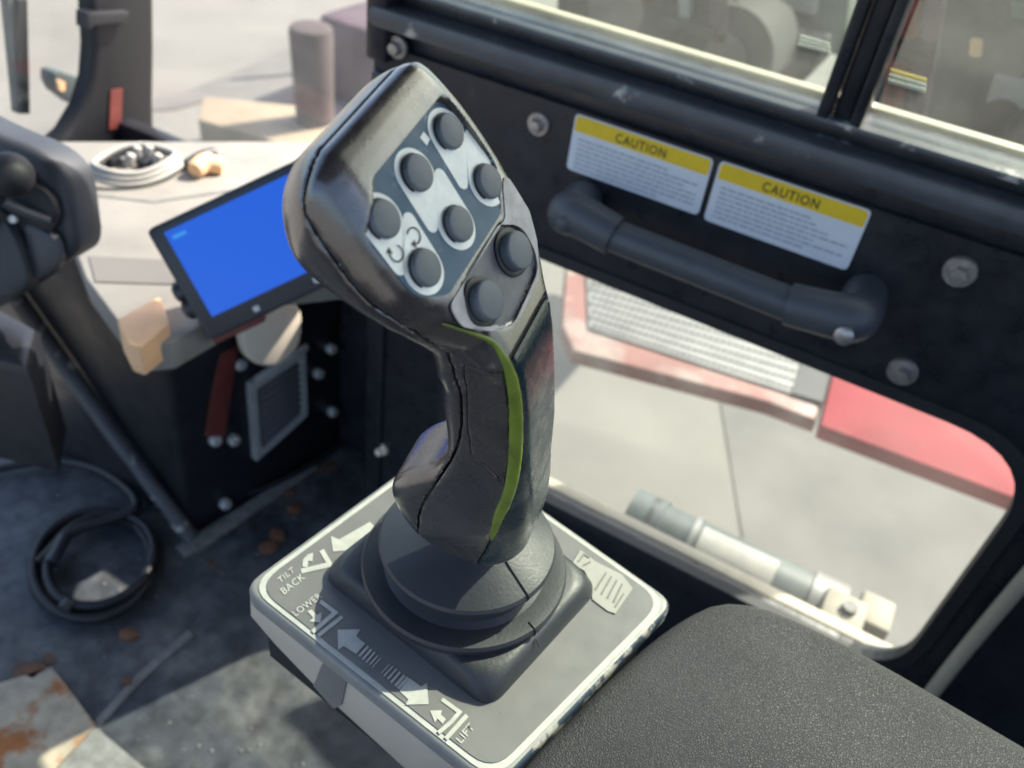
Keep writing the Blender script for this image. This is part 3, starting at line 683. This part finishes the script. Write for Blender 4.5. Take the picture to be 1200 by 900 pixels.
tag(box('mauve_crate', mc+np.array((0, .25, .22)), (.5, .6, .45), M['mauve'], bevel=.04), 'mauve covered crate outside behind the brown post', 'crate')
ro = at_z(436, 80, GZ); tag(cyl('thin_rod', ro, ro+np.array((-.05, .05, .9)), .02, M['brown']), 'thin rod standing outside at the corner of the windshield', 'rod')

# red step of the undercarriage
st = thing('red_step', at_z(800, 400, -.12), 'red track step with a perforated tread plate outside the lower window', 'step')
RZ = -.10
red_o = [at_z(*p, RZ) for p in [(668, 250), (1010, 330), (958, 492), (900, 470), (672, 410), (658, 380)]]
prism('step_frame', red_o, (0, 0, 1), .035, M['step'], st, .012)
tp_ = [(686, 285), (985, 350), (932, 462), (690, 384)]
prism('tread_plate', [at_z(*p, RZ+.006) for p in tp_], (0, 0, 1), .004, M['tread'], st)
tpa = np.array(tp_, float); Vb = []; Fb = []
for i in range(34):
    for j in range(12):
        u, v = (i+.5+(.5 if j % 2 else 0))/35, (j+.5)/12
        q = (tpa[0]*(1-u)+tpa[1]*u)*(1-v)+(tpa[3]*(1-u)+tpa[2]*u)*v
        c = at_z(*q, RZ+.0065); b = len(Vb)
        Vb += [c+np.array((.0062*math.cos(a), .0062*math.sin(a), .0005)) for a in np.linspace(0, 2*math.pi, 7)[:-1]]; Fb.append(tuple(range(b, b+6)))
hs = mesh('tread_holes', Vb, Fb, M['dark'], st); hs['kind'] = 'stuff'
prism('end_gap', [at_z(*p, RZ+.009) for p in [(940, 420), (990, 440), (966, 472), (928, 460)]], (0, 0, 1), .002, M['dark'], st)
fd = thing('red_fender', at_z(1080, 500, -.1), 'worn red fender sheet outside, beside the step', 'fender')
prism('fender_sheet', [at_z(*p, RZ+.02) for p in fillet([(985, 400), (1290, 520), (1290, 640), (1195, 585), (962, 498)], 4, 4)], (0, 0, 1), .035, M['fender'], fd, .015)
# shade-side deck below
sb = thing('hydraulic_cylinder', at_y(860, 660, .80), 'grey hydraulic cylinder with a pale label outside under the lower window', 'cylinder')
CYY = .80
ca, cb_ = at_y(738, 612, CYY), at_y(968, 722, CYY)
ax_ = nz(cb_-ca); ln = np.linalg.norm(cb_-ca)
cyl('barrel', ca, cb_, .044, M['chrome'], sb, 28)
cyl('end_collar', ca-ax_*.004, ca+ax_*.040, .0475, M['chrome'], sb, 28)
for f in (.08, .30): cyl('weld_ring', ca+ax_*ln*f, ca+ax_*(ln*f+.008), .0475, M['tread'], sb, 28)
nrm = nz(np.cross(ax_, np.cross(nz(CAM-(ca+cb_)/2), ax_)))
lp = []
for f0, f1 in ((.35, .72),):
    V = []; F = []
    e2_ = np.cross(ax_, nrm)
    for f in (f0, f1):
        for a in np.linspace(-.95, .25, 10): V.append(ca+ax_*ln*f+(nrm*math.cos(a)+e2_*math.sin(a))*.0452)
    F = [(i, i+1, 11+i, 10+i) for i in range(9)]
    mesh('cylinder_label', V, F, M['outlabel'], sb, True)
cyl('gland', cb_-ax_*.03, cb_+ax_*.012, .047, M['tread'], sb, 28)
tag(lathe('pink_cap', [(.012, 0), (.012, .012), (.008, .016), (.0001, .017)], at_y(962, 686, .84), (0, -.4, 1), M['mauve'], None, 14), 'small pink cap behind the hydraulic cylinder', 'cap')
cl = thing('pale_clevis', at_y(985, 735, .79), 'pale cream clevis block at the end of the hydraulic cylinder', 'clevis')
for dx, dz in ((-.004, .018), (-.012, -.016)):
    c = at_y(985, 730, .775)+np.array((dx, 0, dz)); box('clevis_plate', c, (.05, .05, .016), M['clevis'], cl, bevel=.004)
cyl('pin', at_y(985, 730, .775)+np.array((0, 0, -.03)), at_y(985, 730, .775)+np.array((0, 0, .034)), .009, M['dark'], cl)
box('clevis_base', at_y(1015, 735, .80), (.04, .05, .07), M['clevis'], cl, bevel=.004)

# machinery beyond the upper windows
la = thing('loader_arm', at_y(1150, 60, 1.0), 'dusty brown-grey loader arm outside the right upper window', 'loader arm')
prism('arm_plate', [at_y(*p, 1.0) for p in [(1118, -60), (1400, -60), (1400, 330), (1150, 215), (1070, 190), (1085, 120)]], (0, -1, 0), .02, M['arm'], la, .01)
pk = [at_y(*p, .985) for p in fillet([(1165, 88), (1260, 110), (1230, 240), (1142, 165)], 5, 4)]
prism('cover_plate', pk, (0, -1, 0), .012, M['pinkplate'], la, .003)
for p in ((1169, 142), (1206, 152)):
    lathe('plate_hole', [(.022, 0), (.022, .002), (.017, .001), (.0001, .001)], at_y(*p, .985), (0, -1, 0), M['brown'], la, 20)
prism('arm_sticker', [at_y(*p, .996) for p in fillet([(1137, 44), (1152, 46), (1150, 68), (1135, 66)], 4, 4)], (0, -1, 0), .002, M['tan'], la)
prism('verge_corner', [at_y(*p, .994) for p in [(1184, 2), (1240, 2), (1240, 30), (1186, 20)]], (0, -1, 0), .002, M['green'], la)
hz = thing('hydraulic_hoses', at_y(1065, 60, 1.1), 'red and dark hydraulic hoses outside beside the loader arm', 'hoses')
for k, (x0, x1, mm, yy) in enumerate(((1052, 1030, 'chrome', 1.12), (1066, 1047, 'red', 1.10), (1078, 1060, 'dark', 1.14), (1092, 1075, 'mauve', 1.1), (1104, 1086, 'chrome', 1.16))):
    tube('hose', [at_y(x0+6, -40, yy), at_y(x0+2, 30, yy-.02), at_y((x0+x1)/2, 70, yy+.01), at_y(x1, 130, yy), at_y(x1-8, 180, yy)], .014, M[mm], hz, 10, 3)
for py in (20, 48, 66): tube('hose_clamp', [at_y(1050, py-4, 1.085), at_y(1075, py+3, 1.085), at_y(1100, py+11, 1.085)], .010, M['dark'], hz, 8, 1)
def wlabel(px, z, label, m='label'):
    w = thing('window_label', at_y(*px[0], PY+.02), label, 'label', 'labels stuck on the upper windows')
    P = [at_y(*p, PY+.0215) for p in px]
    for k in range(3):
        t0, t1 = k/3+.03, (k+1)/3-.06
        a = [P[0]*(1-t0)+P[3]*t0, P[1]*(1-t0)+P[2]*t0, P[1]*(1-t1)+P[2]*t1, P[0]*(1-t1)+P[3]*t1]
        prism('label_strip', a, (0, -1, 0), .0008, M['yellow' if (m == 'yellow' and k == 0) else 'label'], w)
wlabel([(938, 40), (972, 50), (974, 64), (934, 54)], 0, 'white three-line label on the left upper window')
wlabel([(1044, 80), (1086, 92), (1084, 110), (1040, 98)], 0, 'yellow and white label low on the right upper window', 'yellow')
M_ = M
gv = [(840, -300), (1400, -300), (1180, 20), (840, 30)]
def machine(name, y, label, mm, body, extra, wheels):
    t = thing(name, at_y(body[0][0], body[0][1], y)*np.array((1, 1, 0))+np.array((0, 0, GZ)), label, 'machine')
    prism('body', [at_y(*p, y) for p in body], (0, -1, 0), .9, M[mm], t, .03)
    for nm, pts, m2, off in extra: prism(nm, [at_y(*p, y-off) for p in pts], (0, -1, 0), .04, M[m2], t, .008)
    for px, py, r in wheels:
        c = at_y(px, py, y-.05); cyl('wheel', c, c+np.array((0, .3, 0)), r, M['tyre'], t, 28, None, .03); cyl('hub', c-np.array((0, .01, 0)), c+np.array((0, .02, 0)), r*.45, M['machine'], t, 16)
    return t
machine('parked_machine', 2.6, 'brown-grey machine parked outside the left upper window with panels and a round wheel', 'machine', [(680, -140), (862, -110), (868, 45), (840, 62), (690, 22)],
    [('door', [(700, -60), (770, -48), (768, 12), (704, 0)], 'patch', .05), ('side_plate', [(795, -40), (812, -38), (806, 40), (790, 34)], 'outlabel', .05), ('post', [(828, -100), (852, -96), (854, 58), (832, 52)], 'brown', .06),
     ('step_plate', [(770, 16), (840, 34), (838, 48), (768, 30)], 'dark', .07)], [(722, 12, .20), (850, 66, .14)])
machine('pale_machine', 3.0, 'pale green machine side parked outside beside the mullion', 'green', [(872, -140), (1010, -110), (990, 70), (880, 46)],
    [('hatch', [(890, -30), (960, -14), (954, 18), (890, 6)], 'outlabel', .05), ('dark_slot', [(900, 26), (972, 42), (970, 50), (900, 34)], 'arm', .06), ('orange_lamp', fillet([(862, 40), (890, 44), (892, 62), (866, 60)], 4, 4), 'orange', .30)], [(915, 62, .12)])
tag(mesh('verge', [at_z(*p, GZ+.008) for p in [(868, -60), (1010, -60), (985, 60), (862, 40)]], [(0, 1, 2, 3)], M['green']), 'pale green verge outside', kind='structure')
rr = random.Random(11); polys = []
for px, py, s_ in ((335, 575, 16), (352, 560, 10), (318, 632, 14), (345, 600, 9), (190, 600, 12), (205, 585, 8), (150, 745, 10), (40, 790, 22), (60, 770, 12), (250, 660, 9), (380, 545, 14), (420, 520, 10), (280, 560, 10)):
    for k in range(3):
        ox, oy = rr.uniform(-s_, s_)*.7, rr.uniform(-s_, s_)*.5
        polys.append([at_z(px+ox+s_*.7*math.cos(a)*rr.uniform(.5, 1.1), py+oy+s_*.45*math.sin(a)*rr.uniform(.5, 1.1), FZ+.0006+k*.0003) for a in np.linspace(0, 2*math.pi, 15)[:-1]])
tag(sheet('rust_stains', polys, M['stain']), 'brown rust stains on the cab floor', 'stain', kind='stuff')

# ================================================================== JOYSTICK
AX = np.array([-GH, GL, GG])                      # rows: rearward, far side, up
gw = lambda p: GB+(np.asarray(p, float)/1000)@AX  # handle millimetres -> world
fnrm = nz(np.array([FN[0], 0, FN[1]])@AX)
def fw(l, t, dn=0):                               # face coordinates (across, down, proud) -> world
    return gw((FACE0[0]+t*FB[0]+dn*FN[0], l, FACE0[1]+t*FB[1]+dn*FN[1]))
pad_dn = lambda t: -(.4+np.clip((17-t)/33, 0, 1)*3.0)
joy = thing('joystick', GB-np.array((0, 0, .035)), 'black multi-button joystick handle rising from a ribbed rubber boot', 'joystick')
hs_ = .75
gx, gy, gz = np.arange(-50, 28, hs_), np.arange(-36, 39, hs_), np.arange(18, 206, hs_)
body, seam = body_fields(gx, gy, gz)
X3 = gx[:, None, None]; Y3 = gy[None, :, None]; Z3 = gz[None, None, :]
T3 = (X3-FACE0[0])*FB[0]+(Z3-FACE0[1])*FB[1]
xg = np.interp(gz, [14, 30, 42, 52, 66, 85, 105, 126, 144, 153, 170], [4, 7, 10, 12, 13.5, 17.0, 17.6, 16.9, 14.3, 10, 6])[None, None, :]
side_lim = np.interp(gz, [20, 60, 75, 200], [-14, -14.0, -9, -9])[None, None, :]
rub = np.maximum(np.maximum(xg-X3, 43.5-T3), -50+0*Y3)
Xi, Zi = np.meshgrid(gx, gz, indexing='ij')
tone_f = np.maximum(poly_sdf([(2.6, 142), (13.2, 142), (15.4, 126), (16.3, 105), (15.7, 88), (4.0, 97), (2.8, 112)], Xi, Zi)[:, None, :], Y3+8)
def shell(name, f, m, par=joy, label=None):
    Vn, Qn = surface_nets(f.astype(np.float64), (gx[0], gy[0], gz[0]), hs_)
    o = mesh(name, gw(Vn), Qn, m, par, smooth=True)
    o.data.set_sharp_from_angle(angle=R_(38))
    if label: o['label'] = label
    return o
shell('front_shell', np.maximum(body, seam+.32), M['grip'])
rear = np.maximum(body, -seam+.32)
hous = shell('rear_shell', np.maximum(np.maximum(rear, -(rub-.05)), -(tone_f-.01)), M['grip'])
shell('rubber_grip', np.maximum(rear, rub+.05), M['rubber'])
shell('side_tone_patch', np.maximum(np.maximum(rear, tone_f+.01), -(rub-.05)), M['side_tone'])  # neck side patch whose tone stands for the light on it
# worn, silvery lower face: a thin skin following the face between keypad and lip
wp_ = fillet([(-19, 18.6), (16, 18.6), (26.6, 8.6), (26, 24), (22, 31), (14, 38.2), (-3, 39.2), (-12.5, 33.5), (-20, 25)], [3, 3, 5, 6, 7, 8, 8, 8, 5], 5)
face_o = [fw(a, b, .12) for a, b in wp_]
pod_in = [fw(a, b, .12) for a, b in np.array(POD)]
plate_hole('worn_face', face_o, [pod_in], fnrm, .0004, M['worn'], joy)
prism('pod_floor', [fw(a, b, -1.15) for a, b in np.array(POD)*.995], fnrm, .0004, M['podfloor'], joy)
# keypad film lying in the recess
RC = np.array(RECESS); cR = RC.mean(0)
kp = prism('keypad', [fw(a, b, pad_dn(b)+.15) for a, b in cR+(RC-cR)*.985], fnrm, .0004, M['pad'], joy)
BT = [(18.2, -8.0), (.2, -7.9), (-17.6, -7.5), (18.5, 8.4), (.2, 8.3), (-17.6, 7.7)]
TIPS = [(11.5, 3.0), (-6.4, 3.0), (-23.0, 2.6), (24.6, -2.6), (6.6, -2.6), (-11.0, -2.2)]
def teardrop(c, tip, r, rt):
    c, tip = np.array(c), np.array(tip); d = tip-c; l = np.linalg.norm(d); a0 = math.atan2(d[1], d[0]); k = math.acos((r-rt)/l)
    out = [c+r*np.array((math.cos(a0+a), math.sin(a0+a))) for a in np.linspace(k, 2*math.pi-k, 28)]
    out += [tip+rt*np.array((math.cos(a0+a), math.sin(a0+a))) for a in np.linspace(-k, k, 9)]
    return out
def button(c, r, hh, base, par):
    o = fw(*c, base)
    rim = lathe('button_gap', [(r*1.10, 0), (r*1.10, .00012)], fw(*c, base+.02), fnrm, M['ink'], par, 32)
    b = lathe('button', [(r*.96, -.0005), (r, .0006), (r, hh-.0008), (r*.985, hh-.0004), (r*.94, hh-.0001), (r*.88, hh), (.00001, hh+.00005)], o, fnrm, M['button'], par, 36)
    return b
for i, (c, tp) in enumerate(zip(BT, TIPS)):
    dn = lambda t: pad_dn(t)+.30
    tr = [fw(a, b, dn(b)) for a, b in teardrop(c, tp, 6.45, 1.9)]
    prism('button_surround', tr, fnrm, .00012, M['ringw'], joy)
    button(c, .00462, .0018, pad_dn(c[1])+.38, joy)
for a, b, a0, a1, fl in ((-21.0, .0, -.6, 3.9, 1), (-13.3, .9, -2.2, 2.2, 1)):
    ts = np.linspace(a0, a1, 16); arc = [(a+2.1*math.cos(t), b+1.9*math.sin(t)) for t in ts]
    o = sheet('turn_arrow', [[fw(x, y, pad_dn(y)+.50) for x, y in thick(arc, .42)],
        [fw(x, y, pad_dn(y)+.50) for x, y in ((arc[-1][0]-1.0*math.cos(a1), arc[-1][1]-1.0*math.sin(a1)), (arc[-1][0]+1.0*math.cos(a1), arc[-1][1]+1.0*math.sin(a1)), (arc[-1][0]-1.5*math.sin(a1), arc[-1][1]+1.5*math.cos(a1)))]], M['ink'], joy)
sheet('keypad_mark', [[fw(a, b, pad_dn(b)+.30) for a, b in ((9.2, -12.6), (11.6, -12.8), (11.8, -10.4), (9.4, -10.0))]], M['ringw'], joy)
for c in ((11.2, 26.4), (-8.6, 26.6)):
    lathe('button_collar', [(.0067, 0), (.0067, .0006), (.0060, .0009), (.0056, .0009)], fw(*c, -1.1), fnrm, M['ink'], joy, 32)
    button(c, .0053, .0036, -1.0, joy)
# lime-green strip between the side and the rubber
LIME_PATH = [(0, -22.6, 162.8), (3.3, -19.7, 159.4), (9.4, -13.2, 151.4), (12.6, -13.5, 147), (14.6, -13.6, 142.5), (16.6, -14.0, 134), (17.3, -14.0, 126), (17.8, -14.1, 115), (18.1, -14.3, 105),
        (18.0, -14.9, 96), (17.7, -15.6, 88), (16.6, -16.5, 79), (14.8, -17.2, 71), (14.0, -17.8, 64), (13.2, -17.9, 58), (12.4, -17.7, 52)]
P = smooth_path(LIME_PATH, 2); rr = random.Random(5)
wd = np.interp(np.linspace(0, 1, len(P)), [0, .12, .2, .28, .42, .75, .92, 1], [.1, .4, .8, 1.2, 1.6, 1.55, .9, .3])
wd = wd*1.3*np.array([.96+.08*rr.random() for _ in P])
V, F = tube_data([gw(p) for p in P], wd/1000, 10)
mesh('lime_strip', V, F, M['lime'], joy, angle=60)
# collar and boot
PZ = .66
bc = np.array((-.1045, .2125, PZ))
ex_, ey_ = nz((.9905, -.1395, 0)), nz((.145, .9894, 0))
gbot = gw((4, 0, 30))
cyl('collar', (bc[0]+.008, bc[1]-.003, PZ+.038), gbot, .0112, M['boot'], joy, 28, .0105)
prof = [(.0425, .0100), (.0440, .0128), (.0444, .0152), (.0436, .0168), (.0405, .0170), (.0350, .0166), (.0322, .0182), (.0318, .0225), (.0340, .0252), (.0362, .0270), (.0372, .0284), (.0374, .0300), (.0366, .0314),
        (.0345, .0325), (.0250, .0370), (.0160, .0420), (.0125, .0444), (.0118, .0465), (.0100, .0469)]
boot = lathe('boot', prof, bc, (0, 0, 1), M['boot'], joy, 72, 30)
hw, hd_ = .0462, .0385
def bp(a, b, z): return bc+ex_*a+ey_*b+np.array((0, 0, z))
LV = [(1.03, 0.0, .009), (1.02, .0045, .010), (.985, .0085, .014), (.955, .0108, .016), (.90, .0116, .02)]
V = []; F = []
for i, (s_, z, r) in enumerate(LV):
    ring = fillet([(-hw*s_, -hd_*s_), (hw*s_, -hd_*s_), (hw*s_, hd_*s_), (-hw*s_, hd_*s_)], r, 7); nn_ = len(ring)
    V += [bp(a, b, z) for a, b in ring]
    if i: F += [((i-1)*nn_+k, (i-1)*nn_+(k+1) % nn_, i*nn_+(k+1) % nn_, i*nn_+k) for k in range(nn_)]
F.append(tuple(range((len(LV)-1)*nn_, len(LV)*nn_)))
mesh('boot_base', V, F, M['boot'], joy, angle=50)
sp = [(.0130, .0442), (.0250, .0373), (.0345, .0328), (.0368, .0316), (.0376, .0300), (.0364, .0270)]
ang = math.atan2(-.30, .95)
for prf in (sp, [(.0400, .0172), (.0436, .0171), (.0446, .0152), (.0442, .0128)], [(.0450, .0112), (.0478, .0090)]):
    P = [bc+np.array((math.cos(ang)*r*1.004, math.sin(ang)*r*1.004, z+.0001)) for r, z in prf]
    tube('mould_line', P, .00035, M['ink'], joy, 6, 1)

# ------------------------------------------------------------------ console plate with its print
cons = thing('control_console', (-.1, .21, FZ), 'metal control console plate with worn edges and lever direction prints under the joystick', 'control console')
QC = [np.array(p) for p in ((-.1815, .1565), (-.1622, .2853), (-.0195, .2597), (-.0452, .1419))]
outl = fillet(QC, [.010, .010, .009, .012], 6)
z3 = lambda p, z: np.array((p[0], p[1], z))
bm = prism_bm([z3(p, PZ) for p in outl], (0, 0, 1), .007, .0022, 4)
pl = from_bm('top_plate', bm, M['plate'], cons, 40)
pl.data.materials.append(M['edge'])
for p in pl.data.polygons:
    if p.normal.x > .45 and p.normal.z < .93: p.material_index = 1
cQ = np.mean(QC, 0)
inset = lambda d: fillet([cQ+(q-cQ)*(1-d/np.linalg.norm(q-cQ)) for q in QC], .012, 6)
prism('print_border', [z3(p, PZ+.0004) for p in inset(.0034)], (0, 0, 1), .0004, M['line'], cons)
prism('print_panel', [z3(p, PZ+.0008) for p in inset(.0066)], (0, 0, 1), .0006, M['decal'], cons)
TZ = PZ+.0011
def zoomed(x0, y0, k): return lambda pts: [at_z(x0+x*k, y0+y*k, TZ) for x, y in pts]
zA, zB, zC = zoomed(380, 720, .216667), zoomed(280, 560, .22222), zoomed(600, 580, .22222)
def stripes(z, l):
    return [z([a, b, (b[0]+w, b[1]+w*.8), (a[0]+w, a[1]+w*.8)]) for a, b, w in l]
sheet('lower_arrow', [zA([(72, 82), (195, 80), (174, 118), (222, 158), (172, 214), (106, 172), (75, 190)])]+stripes(zA, [((232, 168), (182, 224), 11), ((250, 184), (202, 240), 10), ((270, 200), (222, 256), 8), ((288, 218), (242, 270), 6), ((303, 234), (258, 283), 4)]), M['line'], cons)
sheet('lift_arrow', [zA([(460, 345), (525, 390), (555, 370), (565, 485), (440, 488), (455, 460), (405, 412)])]+stripes(zA, [((352, 266), (306, 316), 4), ((368, 278), (320, 330), 6), ((387, 292), (338, 346), 8), ((406, 307), (356, 364), 10), ((428, 324), (378, 382), 12), ((446, 336), (392, 396), 12)]), M['line'], cons)
sheet('lift_symbol', [zA(thick([(636, 458), (732, 528), (690, 578), (618, 640)], 22)), zA(thick([(772, 545), (658, 672)], 24)), zA([(572, 520), (637, 518), (630, 540), (658, 566), (640, 592), (612, 562), (598, 584)])], M['line'], cons)
sheet('lower_symbol', [zB(thick([(428, 650), (508, 710), (388, 812)], 22)), zB(thick([(545, 732), (418, 832)], 20)), zB([(360, 703), (384, 694), (412, 724), (436, 706), (430, 764), (372, 756), (392, 738)])], M['line'], cons)
sheet('tilt_symbol', [zB(thick([(328, 492), (480, 456), (436, 380)], 26)), zB([(335, 470), (338, 430), (365, 402), (392, 395), (388, 440), (366, 436), (362, 470)])], M['line'], cons)
sheet('tilt_arrow', [zB([(485, 306), (528, 325), (690, 232), (740, 280), (700, 318), (558, 384), (495, 388)])], M['line'], cons)
def words(name, s, z, p0, p1, up):
    a, b, c = [np.array(z([q])[0]) for q in (p0, p1, up)]
    lettering(name, s, lambda u, v: a+(b-a)*u+(c-a)*v, M['line'], cons, 1.05, .012)
words('lettering', 'LIFT', zA, (738, 702), (815, 612), (705, 672))
words('lettering', 'LOWER', zB, (298, 732), (442, 628), (272, 706))
words('lettering', 'TILT', zB, (216, 558), (296, 492), (200, 530))
words('lettering', 'BACK', zB, (236, 618), (352, 528), (212, 588))
lab = prism('worn_label', [at_z(600+x*.22222, 580+y*.22222, TZ+.0003) for x, y in [(318, 360), (362, 288), (440, 350), (580, 420), (638, 492), (545, 625), (505, 612), (425, 550), (412, 455), (382, 400)]], (0, 0, 1), .0003, M['outlabel'], cons)
zD = lambda pts: [at_z(600+x*.22222, 580+y*.22222, TZ+.0006) for x, y in pts]
sheet('label_stripes', [zD(thick([(440+k*32, 500+k*22), (498+k*28, 408+k*20)], 9)) for k in range(4)]+[zD(thick(p, 8)) for p in ([(350, 352), (380, 312), (410, 330)], [(375, 372), (415, 352)], [(545, 590), (590, 520)])], M['decal'], lab)
# lower tray and pedestal
nl = nz(QC[3]-QC[0]); sn = np.array((nl[1], -nl[0], 0.)); L0 = z3(QC[0], PZ)+sn*-.003
sp_ = lambda px, py, off=0: on_plane(px, py, L0+sn*off, sn)
prism('side_panel', [sp_(*p) for p in [(292, 700), (293, 722), (322, 756), (372, 808), (478, 905), (620, 1040), (620, 960), (575, 925)]], sn, .004, M['plaint'], cons, .001)
prism('side_shadow_patch', [sp_(*p, .0006) for p in fillet([(378, 776), (406, 799), (400, 826), (391, 831), (367, 804)], 3, 3)], sn, .0005, M['side_shade'], cons)  # soft shadow on the side panel, painted as a darker patch
cp = [cQ+(q-cQ)*.90 for q in QC]
prism('console_neck', [z3(p, PZ-.007) for p in cp], (0, 0, 1), .045, M['dark'], cons)
prism('pedestal', [z3(cQ+np.array((.03, .03))+(q-cQ)*.42, .612) for q in QC], (0, 0, 1), .612-FZ, M['dark'], cons, .004)

# ------------------------------------------------------------------ armrest
ap = [(-.0185, .2500), (-.033, .200), (-.0455, .142), (-.053, .05), (-.03, -.04), (.38, -.06), (.42, .250), (.130, .280), (.046, .288), (.000, .282)]
arm = prism('armrest', [z3(p, PZ+.003) for p in chaikin(ap, 2)], (0, 0, 1), .075, M['vinyl'], None, .012, 5, 50)
tag(arm, 'grained black vinyl armrest pad behind the joystick console', 'armrest')
sb_ = tag(box('seat_bracket', (.16, .11, (.587+FZ)/2), (.20, .12, .587-FZ), M['dark'], bevel=.01), 'dark support under the armrest', 'bracket')
